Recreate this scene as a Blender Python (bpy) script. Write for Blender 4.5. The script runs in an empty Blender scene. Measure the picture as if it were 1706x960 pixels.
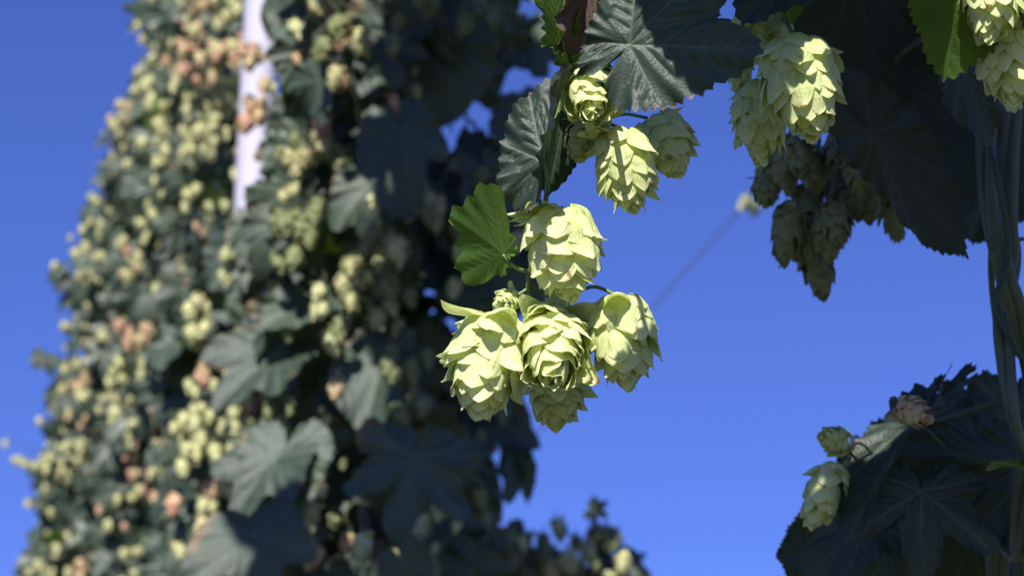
import bpy, math, random
import numpy as np
from mathutils import Vector, Matrix
random.seed(7)
R = math.radians
scene = bpy.context.scene
COL = scene.collection

# ------------------------------------------------------------------ camera frame
F = 3848.0                       # focal length in photo pixels (1706 wide)
PITCH = R(22)
CAM = Vector((0, 0, 1.6))
FW = Vector((0, math.cos(PITCH), math.sin(PITCH)))
RT = Vector((1, 0, 0))
UP = Vector((0, -math.sin(PITCH), math.cos(PITCH)))
D0 = 0.95
SUN_EL, SUN_AZ = R(37), R(8)     # behind the camera, a little to the left
S = Vector((-math.sin(SUN_AZ) * math.cos(SUN_EL), -math.cos(SUN_AZ) * math.cos(SUN_EL), math.sin(SUN_EL)))

def P(x, y, D=D0):
    return CAM + FW * D + RT * ((x - 853) / F * D) + UP * ((480 - y) / F * D)

def to_px(p):
    v = p - CAM
    d = v.dot(FW)
    return 853 + v.dot(RT) / d * F, 480 - v.dot(UP) / d * F, d

# ------------------------------------------------------------------ materials
def nodes(name):
    m = bpy.data.materials.new(name)
    m.use_nodes = True
    nt = m.node_tree
    nt.nodes.clear()
    return m, nt

def N(nt, typ, **kw):
    n = nt.nodes.new(typ)
    for k, v in kw.items():
        if k.startswith('i_'):
            key = k[2:]
            key = int(key) if key.isdigit() else key.replace('_', ' ')
            n.inputs[key].default_value = v
        else:
            setattr(n, k, v)
    return n

def mixc(nt, fac, a, b, blend='MIX'):
    n = nt.nodes.new('ShaderNodeMix')
    n.data_type = 'RGBA'
    n.blend_type = blend
    for sock, v in ((n.inputs[0], fac), (n.inputs[6], a), (n.inputs[7], b)):
        if hasattr(v, 'is_linked') or hasattr(v, 'links'):
            nt.links.new(v, sock)
        elif isinstance(v, (int, float)):
            sock.default_value = v
        else:
            sock.default_value = (*v, 1)
    return n.outputs[2]

def mathn(nt, op, a, b=None, c=None, clamp=False):
    n = nt.nodes.new('ShaderNodeMath')
    n.operation = op
    n.use_clamp = clamp
    for i, v in enumerate((a, b, c)):
        if v is None: continue
        if isinstance(v, (int, float)): n.inputs[i].default_value = v
        else: nt.links.new(v, n.inputs[i])
    return n.outputs[0]

def leaf_mat(name, top, top2, under, vein, trans, tfac=0.22, rough=0.42, hero=False, spec=0.5):
    m, nt = nodes(name)
    L = nt.links
    tc = N(nt, 'ShaderNodeTexCoord')
    av = N(nt, 'ShaderNodeAttribute', attribute_name='vein')
    oi = N(nt, 'ShaderNodeObjectInfo')
    no = N(nt, 'ShaderNodeTexNoise', i_Scale=5.0, i_Detail=6.0)
    L.new(tc.outputs['Object'], no.inputs['Vector'])
    nf = N(nt, 'ShaderNodeTexNoise', i_Scale=60.0, i_Detail=4.0)
    L.new(tc.outputs['Object'], nf.inputs['Vector'])
    c = mixc(nt, mathn(nt, 'MULTIPLY_ADD', no.outputs[0], 2.2, -0.6, True), top, top2)
    c = mixc(nt, mathn(nt, 'MULTIPLY', oi.outputs['Random'], 0.6), c, tuple(k * 1.35 for k in top2))
    c = mixc(nt, mathn(nt, 'MULTIPLY', av.outputs['Fac'], 0.55), c, vein)
    # small pale specks and a few brown patches
    sp = mathn(nt, 'GREATER_THAN', nf.outputs[0], 0.70)
    c = mixc(nt, mathn(nt, 'MULTIPLY', sp, 0.35), c, (0.22, 0.26, 0.2))
    nb = N(nt, 'ShaderNodeTexNoise', i_Scale=2.3, i_Detail=5.0)
    L.new(tc.outputs['Object'], nb.inputs['Vector'])
    ae = N(nt, 'ShaderNodeAttribute', attribute_name='edge')
    br = mathn(nt, 'MULTIPLY', mathn(nt, 'GREATER_THAN', mathn(nt, 'ADD', nb.outputs[0], mathn(nt, 'MULTIPLY', mathn(nt, 'POWER', ae.outputs['Fac'], 10.0), 0.17)), 0.72), 0.7)
    c = mixc(nt, br, c, (0.16, 0.10, 0.045))
    geo = N(nt, 'ShaderNodeNewGeometry')
    cu = mixc(nt, mathn(nt, 'MULTIPLY', av.outputs['Fac'], 0.7), under, tuple(k * 1.9 for k in under))
    c = mixc(nt, geo.outputs['Backfacing'], c, cu)
    b = N(nt, 'ShaderNodeBsdfPrincipled')
    L.new(c, b.inputs['Base Color'])
    b.inputs['Specular IOR Level'].default_value = spec
    ro = mathn(nt, 'MULTIPLY_ADD', geo.outputs['Backfacing'], 0.25, rough)
    ro = mathn(nt, 'MULTIPLY_ADD', nf.outputs[0], 0.12, ro)
    L.new(ro, b.inputs['Roughness'])
    bump = N(nt, 'ShaderNodeBump', i_Strength=0.15 if hero else 0.2, i_Distance=0.01)
    vo = N(nt, 'ShaderNodeTexVoronoi', i_Scale=38.0, feature='SMOOTH_F1')
    L.new(tc.outputs['Object'], vo.inputs['Vector'])
    h = mathn(nt, 'ADD', mathn(nt, 'MULTIPLY', vo.outputs[0], -0.35), nf.outputs[0])
    L.new(h, bump.inputs['Height'])
    L.new(bump.outputs[0], b.inputs['Normal'])
    t = N(nt, 'ShaderNodeBsdfTranslucent')
    ct = mixc(nt, mathn(nt, 'MULTIPLY', av.outputs['Fac'], 0.6), trans, tuple(k * 0.45 for k in trans))
    ct = mixc(nt, mathn(nt, 'MULTIPLY_ADD', no.outputs[0], 1.6, -0.4, True), ct, tuple(k * 0.55 for k in trans))
    L.new(ct, t.inputs[0])
    ms = N(nt, 'ShaderNodeMixShader')
    ms.inputs[0].default_value = tfac
    L.new(b.outputs[0], ms.inputs[1]); L.new(t.outputs[0], ms.inputs[2])
    o = N(nt, 'ShaderNodeOutputMaterial')
    L.new(ms.outputs[0], o.inputs[0])
    return m

def cone_mat(name, c_base, c_tip, c_brown, tr, tfac=0.3, brown=0.5, hero=True, alt=None):
    m, nt = nodes(name)
    L = nt.links
    tc = N(nt, 'ShaderNodeTexCoord')
    uv = N(nt, 'ShaderNodeSeparateXYZ')
    L.new(tc.outputs['UV'], uv.inputs[0])
    ar = N(nt, 'ShaderNodeAttribute', attribute_name='rnd')
    no = N(nt, 'ShaderNodeTexNoise', i_Scale=7.0, i_Detail=5.0)
    L.new(tc.outputs['Object'], no.inputs['Vector'])
    oi = N(nt, 'ShaderNodeObjectInfo')
    v = uv.outputs[1]
    c = mixc(nt, mathn(nt, 'MULTIPLY_ADD', no.outputs[0], 0.9, mathn(nt, 'MULTIPLY_ADD', v, 1.5, -0.62), True), c_base, c_tip)
    c = mixc(nt, mathn(nt, 'MULTIPLY', ar.outputs['Fac'], 0.6), c, tuple(min(1, k * 1.18) for k in c_tip))
    c = mixc(nt, mathn(nt, 'MULTIPLY', oi.outputs['Random'], 0.3), c, c_base)
    if alt:
        mm = mathn(nt, 'MULTIPLY_ADD', mathn(nt, 'ADD', ar.outputs['Fac'], oi.outputs['Random']), 1.6, -1.25, True)
        c = mixc(nt, mm, c, alt)
    # longitudinal veins: u streaks stretched along the bract
    mp = N(nt, 'ShaderNodeMapping'); mp.inputs['Scale'].default_value = (17, 0.9, 1)
    L.new(tc.outputs['UV'], mp.inputs[0])
    nv = N(nt, 'ShaderNodeTexNoise', i_Scale=1.0, i_Detail=3.0, i_Roughness=0.6)
    L.new(mp.outputs[0], nv.inputs['Vector'])
    c = mixc(nt, mathn(nt, 'MULTIPLY_ADD', nv.outputs[0], 1.2, -0.60, True), c, tuple(k * 0.78 for k in c_base))
    # brown dry spots and tips
    nb = N(nt, 'ShaderNodeTexNoise', i_Scale=4.5, i_Detail=8.0)
    L.new(tc.outputs['Object'], nb.inputs['Vector'])
    th = mathn(nt, 'ADD', nb.outputs[0], mathn(nt, 'MULTIPLY', mathn(nt, 'POWER', v, 12.0), 0.20))
    br = mathn(nt, 'MULTIPLY', mathn(nt, 'MULTIPLY_ADD', th, 14.0, -14.0 * 0.665, True), brown)
    c = mixc(nt, br, c, c_brown)
    b = N(nt, 'ShaderNodeBsdfPrincipled')
    L.new(c, b.inputs['Base Color'])
    b.inputs['Roughness'].default_value = 0.55
    b.inputs['Specular IOR Level'].default_value = 0.3
    nf = N(nt, 'ShaderNodeTexNoise', i_Scale=45.0, i_Detail=5.0)
    L.new(tc.outputs['Object'], nf.inputs['Vector'])
    bump = N(nt, 'ShaderNodeBump', i_Strength=0.38 if hero else 0.3, i_Distance=0.012)
    L.new(mathn(nt, 'ADD', mathn(nt, 'MULTIPLY', nv.outputs[0], 0.55), mathn(nt, 'MULTIPLY', nf.outputs[0], 0.14)), bump.inputs['Height'])
    L.new(bump.outputs[0], b.inputs['Normal'])
    t = N(nt, 'ShaderNodeBsdfTranslucent'); L.new(mixc(nt, 0.7, c, tr), t.inputs[0])
    L.new(bump.outputs[0], t.inputs['Normal'])
    ms = N(nt, 'ShaderNodeMixShader'); ms.inputs[0].default_value = tfac
    L.new(b.outputs[0], ms.inputs[1]); L.new(t.outputs[0], ms.inputs[2])
    o = N(nt, 'ShaderNodeOutputMaterial'); L.new(ms.outputs[0], o.inputs[0])
    return m

def plain_mat(name, c1, c2, rough=0.6, scale=40.0, bump=0.3, stretch=(1, 1, 1), spec=0.4):
    m, nt = nodes(name)
    L = nt.links
    tc = N(nt, 'ShaderNodeTexCoord')
    mp = N(nt, 'ShaderNodeMapping'); mp.inputs['Scale'].default_value = stretch
    L.new(tc.outputs['Object'], mp.inputs[0])
    no = N(nt, 'ShaderNodeTexNoise', i_Scale=scale, i_Detail=6.0)
    L.new(mp.outputs[0], no.inputs['Vector'])
    c = mixc(nt, mathn(nt, 'MULTIPLY_ADD', no.outputs[0], 2.0, -0.5, True), c1, c2)
    b = N(nt, 'ShaderNodeBsdfPrincipled', i_Roughness=rough)
    b.inputs['Specular IOR Level'].default_value = spec
    L.new(c, b.inputs['Base Color'])
    bu = N(nt, 'ShaderNodeBump', i_Strength=bump, i_Distance=0.002)
    L.new(no.outputs[0], bu.inputs['Height']); L.new(bu.outputs[0], b.inputs['Normal'])
    o = N(nt, 'ShaderNodeOutputMaterial'); L.new(b.outputs[0], o.inputs[0])
    return m

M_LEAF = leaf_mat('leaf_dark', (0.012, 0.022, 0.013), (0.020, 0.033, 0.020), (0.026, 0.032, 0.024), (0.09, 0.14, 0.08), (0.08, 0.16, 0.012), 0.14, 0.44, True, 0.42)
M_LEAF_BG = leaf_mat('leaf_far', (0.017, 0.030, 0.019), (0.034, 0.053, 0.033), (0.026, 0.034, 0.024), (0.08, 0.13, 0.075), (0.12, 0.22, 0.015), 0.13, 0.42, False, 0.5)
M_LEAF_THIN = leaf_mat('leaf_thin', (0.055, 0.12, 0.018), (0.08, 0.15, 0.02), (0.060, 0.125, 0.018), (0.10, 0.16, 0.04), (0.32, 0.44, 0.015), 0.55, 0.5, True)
M_LEAF_DRY = leaf_mat('leaf_dry', (0.055, 0.030, 0.024), (0.09, 0.055, 0.04), (0.035, 0.016, 0.014), (0.12, 0.08, 0.06), (0.10, 0.035, 0.015), 0.12, 0.7, True)
M_CONE = cone_mat('cone_green', (0.41, 0.54, 0.11), (0.77, 0.79, 0.43), (0.22, 0.09, 0.035), (0.80, 0.88, 0.24), 0.38, 1.0)
M_CONE_BG = cone_mat('cone_far', (0.38, 0.43, 0.15), (0.64, 0.63, 0.34), (0.36, 0.17, 0.08), (0.50, 0.55, 0.12), 0.28, 0.8, False, (0.56, 0.50, 0.27))
M_CONE_PINK = cone_mat('cone_rusty', (0.42, 0.24, 0.14), (0.60, 0.34, 0.23), (0.34, 0.12, 0.06), (0.5, 0.25, 0.12), 0.25, 0.8, False, (0.58, 0.50, 0.26))
M_CONE_SHADE = cone_mat('cone_green_shaded', (0.15, 0.18, 0.07), (0.23, 0.25, 0.11), (0.14, 0.05, 0.03), (0.22, 0.28, 0.06), 0.22, 0.8, False)  # shaded copy of the green cone, shade put into its colours
M_CONE_RUSTY_SHADE = cone_mat('cone_rusty_shaded', (0.13, 0.07, 0.04), (0.17, 0.10, 0.06), (0.10, 0.04, 0.03), (0.2, 0.08, 0.04), 0.2, 0.8, False, (0.16, 0.15, 0.07))  # rusty cone darkened in colour to stand for shade
M_STEM = plain_mat('stem_green', (0.10, 0.16, 0.045), (0.17, 0.23, 0.075), 0.55, 300.0, 0.3, (1, 1, 0.2))
M_STEM_DK = plain_mat('stem_grey_green', (0.055, 0.075, 0.045), (0.09, 0.11, 0.07), 0.6, 160.0, 0.5, (1, 1, 0.1))
M_BINE = plain_mat('stem_woody', (0.16, 0.15, 0.09), (0.24, 0.23, 0.15), 0.7, 90.0, 0.5, (1, 1, 0.2))
M_TWINE = plain_mat('twine_green', (0.015, 0.04, 0.025), (0.03, 0.065, 0.04), 0.6, 400.0, 0.5)
M_POLE = plain_mat('pole_pale', (0.26, 0.25, 0.29), (0.42, 0.40, 0.47), 0.8, 9.0, 0.4, (1, 1, 0.15))
M_WIRE = plain_mat('wire_steel', (0.03, 0.03, 0.035), (0.05, 0.05, 0.055), 0.5, 50.0, 0.1)
M_BUD = plain_mat('bud_brown', (0.16, 0.07, 0.04), (0.28, 0.15, 0.08), 0.7, 200.0, 0.4)

# ------------------------------------------------------------------ mesh arrays: dict(v, f, uv, attrs)
def mesh_from(name, A, mats):
    me = bpy.data.meshes.new(name)
    v, f = A['v'], A['f']
    me.vertices.add(len(v)); me.vertices.foreach_set('co', v.astype(np.float32).ravel())
    me.loops.add(f.size); me.loops.foreach_set('vertex_index', f.ravel().astype(np.int32))
    me.polygons.add(len(f))
    me.polygons.foreach_set('loop_start', (np.arange(len(f)) * f.shape[1]).astype(np.int32))
    me.polygons.foreach_set('loop_total', np.full(len(f), f.shape[1], np.int32))
    if 'mi' in A: me.polygons.foreach_set('material_index', A['mi'].astype(np.int32))
    me.update(calc_edges=True)
    me.polygons.foreach_set('use_smooth', np.ones(len(f), bool))
    if 'uv' in A:
        l = me.uv_layers.new(name='UVMap')
        l.data.foreach_set('uv', A['uv'][f.ravel()].astype(np.float32).ravel())
    for k in ('vein', 'edge', 'rnd'):
        if k in A:
            at = me.attributes.new(k, 'FLOAT', 'POINT')
            at.data.foreach_set('value', A[k].astype(np.float32))
    for m in (mats if isinstance(mats, (list, tuple)) else [mats]):
        me.materials.append(m)
    me.validate()
    me.update()
    return me

def merge(items):
    """items: list of (arrays, 4x4 Matrix, material index)"""
    keys = [k for k in ('uv', 'vein', 'edge', 'rnd') if all(k in a for a, _, _ in items)]
    V, Fs, MI, off = [], [], [], 0
    ex = {k: [] for k in keys}
    for a, mt, mi in items:
        m = np.array(mt)
        V.append(a['v'] @ m[:3, :3].T + m[:3, 3])
        Fs.append(a['f'] + off); off += len(a['v'])
        MI.append(np.full(len(a['f']), mi))
        for k in keys: ex[k].append(a[k])
    out = dict(v=np.concatenate(V), f=np.concatenate(Fs), mi=np.concatenate(MI))
    for k in keys: out[k] = np.concatenate(ex[k])
    return out

# ------------------------------------------------------------------ hop leaf
OUT = {
 'heart': [(0,1.0),(12,.90),(25,.82),(45,.74),(70,.66),(95,.60),(120,.57),(145,.52),(162,.42),(172,.30),(180,.09)],
 'three': [(0,1.0),(8,.93),(16,.80),(24,.66),(31,.58),(38,.66),(47,.83),(55,.88),(64,.80),(76,.68),(92,.60),(110,.56),(130,.52),(150,.47),(166,.34),(180,.08)],
 'shallow': [(0,1.0),(9,.94),(18,.87),(30,.84),(42,.88),(55,.94),(64,.84),(74,.62),(84,.44),(100,.32),(130,.22),(160,.14),(180,.05)],
 'five':  [(0,1.0),(8,.90),(15,.72),(22,.52),(27,.46),(33,.55),(43,.82),(50,.90),(58,.80),(70,.58),(80,.47),(90,.54),(104,.66),(112,.66),(125,.55),(145,.46),(165,.32),(180,.07)],
}
MAIN = {'shallow': [(0,.97),(55,.88),(95,.45)], 'heart': [(0,.97),(38,.66),(80,.55),(128,.45)], 'three': [(0,.97),(54,.84),(110,.48)], 'five': [(0,.97),(49,.86),(108,.62)]}

def leaf_arrays(kind, seed, nr=16, na=120, fold=0.15, droop=0.5, cup=0.1, wave=0.05, width=1.0, lw=1.0, rw=1.0, twist=0.0, quilt=0.016, teeth=0.045, nteeth=44):
    rng = np.random.RandomState(seed)
    th = np.linspace(-np.pi, np.pi, na, endpoint=False) + np.pi / na
    pts = OUT[kind]
    ax = np.radians([p[0] for p in pts]); ay = np.array([p[1] for p in pts])
    fine = np.linspace(0, np.pi, 400)
    fy = np.interp(fine, ax, ay)
    ker = np.hanning(15); ker /= ker.sum()
    fy2 = np.convolve(np.pad(fy, 7, mode='edge'), ker, 'valid')
    fy = np.where(fine < 0.06, fy, fy2)
    rho = np.interp(np.abs(th), fine, fy)
    asym = 1 + 0.07 * np.sin(th + rng.rand() * 6) + 0.03 * np.sin(3 * th + rng.rand() * 6)
    rho = rho * asym
    sarc = np.abs(th) * nteeth / np.pi + 0.8 * np.interp(np.abs(th), np.linspace(0, np.pi, 9), rng.rand(9))
    ph = (sarc % 1.0)
    tooth = np.where(ph < 0.72, ph / 0.72, (1 - ph) / 0.28) - 0.45
    tooth *= (1 - np.clip((np.abs(th) - 2.9) / 0.2, 0, 1)) * teeth * (0.7 + 0.6 * rng.rand(na))
    s = np.linspace(0, 1, nr + 1)[1:] ** 0.9
    SS, TH = np.meshgrid(s, th, indexing='ij')
    RR = SS * (rho[None, :] + tooth[None, :] * SS ** 7)
    x = (np.sin(TH) * RR).ravel() * width; y = (np.cos(TH) * RR).ravel()
    x = np.append(x, 0); y = np.append(y, 0); edge = np.append(SS.ravel(), 0)
    # veins
    segs = []
    for a, ln in MAIN[kind]:
        for sg in ((1, -1) if a else (1,)):
            ar = math.radians(a) * sg
            d = np.array([math.sin(ar) * width, math.cos(ar)])
            segs.append((np.zeros(2), d * ln, 1.0))
            ns = int(9 * ln)
            for k in range(1, ns):
                t = k / ns + rng.uniform(-.03, .03)
                p = d * ln * t
                for sd in (1, -1):
                    if a and a > 70 and sd * sg < 0: continue
                    b = ar + sd * math.radians(42)
                    q = p + np.array([math.sin(b) * width, math.cos(b)]) * (0.42 * ln * (1 - 0.75 * t))
                    segs.append((p, q, 0.5))
    Pn = np.stack([x, y], 1)
    vein = np.zeros(len(x)); dmin = np.full(len(x), 9.0)
    for p, q, w in segs:
        d = q - p; L2 = d @ d
        t = np.clip(((Pn - p) @ d) / L2, 0, 1)
        dist = np.linalg.norm(Pn - p - t[:, None] * d, axis=1)
        wd = (0.016 if w == 1 else 0.008) * (1 - 0.6 * t)
        vein = np.maximum(vein, (1.0 if w == 1 else 0.7) * np.exp(-(dist / (wd + 1e-4)) ** 2))
        dmin = np.minimum(dmin, dist / (1.4 if w == 1 else 1.0))
    x = np.where(x < 0, x * lw, x * rw)
    z = quilt * (1 - np.exp(-dmin / 0.028))
    rr = np.hypot(x, y)
    an = np.arctan2(x, y)
    z = z + wave * edge ** 2 * (np.sin(an * 5 + rng.rand() * 6) + 0.6 * np.sin(an * 9 + rng.rand() * 6)) * 0.5
    z = z + wave * 0.35 * edge ** 4 * np.sin(an * 19 + rng.rand() * 6)
    z = z - cup * x ** 2
    # V fold
    cf, sf = math.cos(fold), math.sin(fold)
    xa = np.abs(x); sm = np.sqrt(xa ** 2 + 0.0009)
    x2 = x * cf - np.sign(x) * z * sf * np.clip(xa / 0.05, 0, 1)
    z2 = z * cf + (sm - 0.03) * sf
    x, z = x2, z2
    # twist along the length
    if twist:
        a = twist * y
        x, z = x * np.cos(a) - z * np.sin(a), x * np.sin(a) + z * np.cos(a)
    # droop (bend about x)
    if abs(droop) > 1e-3:
        k = droop
        a = k * y
        yy = np.sin(a) / k - z * -np.sin(a)
        zz = -(1 - np.cos(a)) / k + z * np.cos(a)
        y, z = yy, zz
    v = np.stack([x, y, z], 1)
    f = []
    idx = np.arange(nr * na).reshape(nr, na)
    a_ = idx[:-1, :]; b_ = np.roll(idx, -1, axis=1)[:-1, :]; c_ = np.roll(idx, -1, axis=1)[1:, :]; d_ = idx[1:, :]
    # cut the ring at the sinus (between last and first angle)
    q = np.stack([a_, d_, c_, b_], -1)[:, :-1].reshape(-1, 4)
    ctr = nr * na
    tri = np.stack([np.full(na - 1, ctr), idx[0, :-1], idx[0, 1:], idx[0, 1:]], -1)
    # centre fan as quads spanning two steps
    fan = np.stack([np.full((na - 1) // 2, ctr), idx[0, 0:na - 2:2][:(na - 1) // 2], idx[0, 1:na - 1:2][:(na - 1) // 2], idx[0, 2:na:2][:(na - 1) // 2]], -1)
    f = np.concatenate([q, fan])
    # make the upper side face +z
    f = f[:, ::1]
    e1 = v[f[:, 1]] - v[f[:, 0]]; e2 = v[f[:, 2]] - v[f[:, 0]]
    nz = np.cross(e1, e2)[:, 2].sum()
    if nz < 0: f = f[:, ::-1]
    return dict(v=v, f=f, vein=vein, edge=edge)

def orient(base, tip, normal):
    y = (tip - base)
    ln = y.length
    y = y.normalized()
    z = (normal - y * normal.dot(y)).normalized()
    x = y.cross(z)
    return Matrix(((x.x * ln, y.x * ln, z.x * ln, base.x), (x.y * ln, y.y * ln, z.y * ln, base.y), (x.z * ln, y.z * ln, z.z * ln, base.z), (0, 0, 0, 1)))

# ------------------------------------------------------------------ hop cone (axis +z from the stalk to the tip, length 1)
def cone_arrays(seed, n=44, ratio=0.38, nu=9, nv=12, loose=0.3, ruffle=4, bw=0.17):
    rng = np.random.RandomState(seed)
    V, Fc, UV, RN, off = [], [], [], [], 0
    sr = ratio / 0.36
    items = []
    for i in range(n):
        t = i / (n - 1)
        items.append(dict(t=t, phi=i * 2.39996 + rng.normal(0, .18), a=0.02 + 0.70 * t, core=ratio * .52 * max(0.0, math.sin(math.pi * (.14 + .80 * t))) ** .7, L=(0.33 + 0.07 * math.sin(math.pi * t) - 0.08 * t) * rng.uniform(.85, 1.12),
            a0=R(92 - 62 * t + rng.normal(0, 9)), a1=R(8 - 30 * t + rng.normal(0, 8)), fl=R(loose * (rng.rand() ** 1.7) * 120), w=bw * (1.0 - 0.32 * t * t) * rng.uniform(.78, 1.25)))
    for k in range(ruffle):   # loose bracts around the stalk end
        items.append(dict(t=0, core=ratio * .25, phi=rng.rand() * 6.28, a=0.03 + rng.rand() * .07, L=rng.uniform(.28, .42), a0=R(rng.uniform(85, 120)), a1=R(rng.uniform(35, 85)), fl=R(rng.uniform(-40, 60)), w=bw * rng.uniform(.6, .85)))
    for k in range(7):        # small closing bracts at the tip
        items.append(dict(t=1, core=.012 + .012 * rng.rand(), phi=k * 2.4 + rng.rand(), a=.74 + .03 * rng.rand(), L=rng.uniform(.19, .25), a0=R(rng.uniform(10, 32)), a1=R(rng.uniform(-18, 8)), fl=0, w=bw * rng.uniform(.5, .7)))
    for it in items:
        v = np.linspace(0, 1, nv); u = np.linspace(-1, 1, nu)
        al = it['a0'] + (it['a1'] - it['a0']) * np.clip(v * 1.55, 0, 1) ** 0.8 + it['fl'] * np.clip((v - .45) / .55, 0, 1) ** 2
        ds = it['L'] / (nv - 1)
        r = it['core'] + np.concatenate([[0], np.cumsum(np.sin((al[1:] + al[:-1]) / 2) * ds)]) * sr
        zz = it['a'] + np.concatenate([[0], np.cumsum(np.cos((al[1:] + al[:-1]) / 2) * ds)])
        w = it['w'] * min(1.4, sr) ** 0.5 * np.clip(np.sin(np.pi * np.clip(v, 0, 1) ** 0.76), 0, 1) ** 0.68 * 1.04
        w[-1] = 0.006; w[0] = max(w[0], 0.02)
        skew = rng.normal(0, .07); tw = rng.normal(0, .12)
        cup = rng.uniform(3.0, 6.0); rp = rng.rand() * 6.28; ra = rng.uniform(.004, .018)
        roll = rng.uniform(-.05, .20)
        U, W = np.meshgrid(u, w); _, VV = np.meshgrid(u, v)
        X = U * W + skew * VV ** 2 * .3
        nrm = -cup * (U * W) ** 2 + ra * np.abs(U) ** 2 * np.sin(VV * 9 + rp + U * 1.5) + rng.normal(0, .0018, U.shape) + tw * U * W
        nrm = nrm - 0.004 * np.exp(-(U / .14) ** 2) * np.sin(np.pi * VV)     # crease along the middle
        nrm = nrm + roll * 0.05 * np.clip((VV - .7) / .3, 0, 1) ** 2
        Rr = r[:, None] + nrm * np.cos(al)[:, None]
        Zz = zz[:, None] - nrm * np.sin(al)[:, None]
        c, s_ = math.cos(it['phi']), math.sin(it['phi'])
        vx = Rr * c - X * s_; vy = Rr * s_ + X * c
        V.append(np.stack([vx, vy, Zz], -1).reshape(-1, 3))
        idx = np.arange(nv * nu).reshape(nv, nu) + off; off += nv * nu
        Fc.append(np.stack([idx[:-1, :-1], idx[:-1, 1:], idx[1:, 1:], idx[1:, :-1]], -1).reshape(-1, 4))
        UV.append(np.stack([(U * .5 + .5) + rng.randint(0, 50) * 3.0, VV], -1).reshape(-1, 2))
        RN.append(np.full(nv * nu, rng.rand()))
    return dict(v=np.concatenate(V), f=np.concatenate(Fc), uv=np.concatenate(UV), rnd=np.concatenate(RN))

def cone_matrix(base, tip, roll=0.0, fat=1.0):
    z = tip - base; ln = z.length; z.normalize()
    x = z.cross(Vector((.3, 1, .2))).normalized(); y = z.cross(x)
    m = Matrix(((x.x, y.x, z.x, 0), (x.y, y.y, z.y, 0), (x.z, y.z, z.z, 0), (0, 0, 0, 1))) @ Matrix.Rotation(roll, 4, 'Z') @ Matrix.Diagonal((ln * fat, ln * fat, ln, 1))
    m.translation = base
    return m

# ------------------------------------------------------------------ tubes
def tube_arrays(pts, radii, sides=10, sub=6):
    pts = [Vector(p) for p in pts]
    if len(pts) == 2: pts = [pts[0], (pts[0] + pts[1]) / 2, pts[1]]; radii = [radii[0], (radii[0] + radii[-1]) / 2, radii[-1]]
    q = [pts[0] * 2 - pts[1]] + pts + [pts[-1] * 2 - pts[-2]]
    C, RR = [], []
    for i in range(1, len(q) - 2):
        for k in range(sub):
            t = k / sub
            C.append(0.5 * ((2 * q[i]) + (q[i + 1] - q[i - 1]) * t + (2 * q[i - 1] - 5 * q[i] + 4 * q[i + 1] - q[i + 2]) * t * t + (3 * q[i] - q[i - 1] - 3 * q[i + 1] + q[i + 2]) * t ** 3))
            RR.append(radii[i - 1] * (1 - t) + radii[i] * t)
    C.append(pts[-1]); RR.append(radii[-1])
    V = []; x = None
    for i, c in enumerate(C):
        t = (C[min(i + 1, len(C) - 1)] - C[max(i - 1, 0)]).normalized()
        if x is None: x = t.cross(Vector((.2, .9, .3))).normalized()
        x = (x - t * x.dot(t)).normalized(); y = t.cross(x)
        for k in range(sides):
            a = 2 * math.pi * k / sides
            V.append(c + (x * math.cos(a) + y * math.sin(a)) * RR[i])
    n = len(C)
    idx = np.arange(n * sides).reshape(n, sides)
    f = np.stack([idx[:-1], np.roll(idx, -1, 1)[:-1], np.roll(idx, -1, 1)[1:], idx[1:]], -1).reshape(-1, 4)
    # end caps as quads fans
    caps = []
    for row, flip in ((idx[0], True), (idx[-1], False)):
        for k in range(1, sides - 2, 2):
            qd = [row[0], row[k], row[k + 1], row[k + 2]]
            caps.append(qd[::-1] if flip else qd)
    f = np.concatenate([f, np.array(caps)])
    return dict(v=np.array([list(p) for p in V]), f=f)

I4 = Matrix.Identity(4)

# ------------------------------------------------------------------ object helpers
def thing(name, label, cat, loc, group=None, kind=None):
    o = bpy.data.objects.new(name, None)
    o.empty_display_size = 0.05
    COL.objects.link(o); o.location = loc
    o['label'] = label; o['category'] = cat
    if group: o['group'] = group
    if kind: o['kind'] = kind
    return o

def link(name, me, M, parent=None, kind=None, label=None):
    o = bpy.data.objects.new(name, me)
    COL.objects.link(o)
    if parent:
        o.parent = parent
        M = Matrix.Translation(-Vector(parent.location)) @ M
    o.matrix_basis = M
    if kind: o['kind'] = kind
    if label: o['label'] = label
    return o

class Plant:
    def __init__(s, name, label, root_px, cat='hop plant', group='hop bines'):
        p = root_px
        s.root = thing(name, label, cat, (p.x, p.y, 0), group)
        s.tubes = []
        s.cones = []
    def tube(s, pts, radii, mi=0, sides=8, sub=5):
        if not isinstance(radii, (list, tuple)): radii = [radii] * len(pts)
        s.tubes.append((tube_arrays(pts, radii, sides, sub), I4, mi))
    def stem(s, mats):
        A = merge(s.tubes)
        link('stem', mesh_from('stem', A, mats), I4, s.root)

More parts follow.
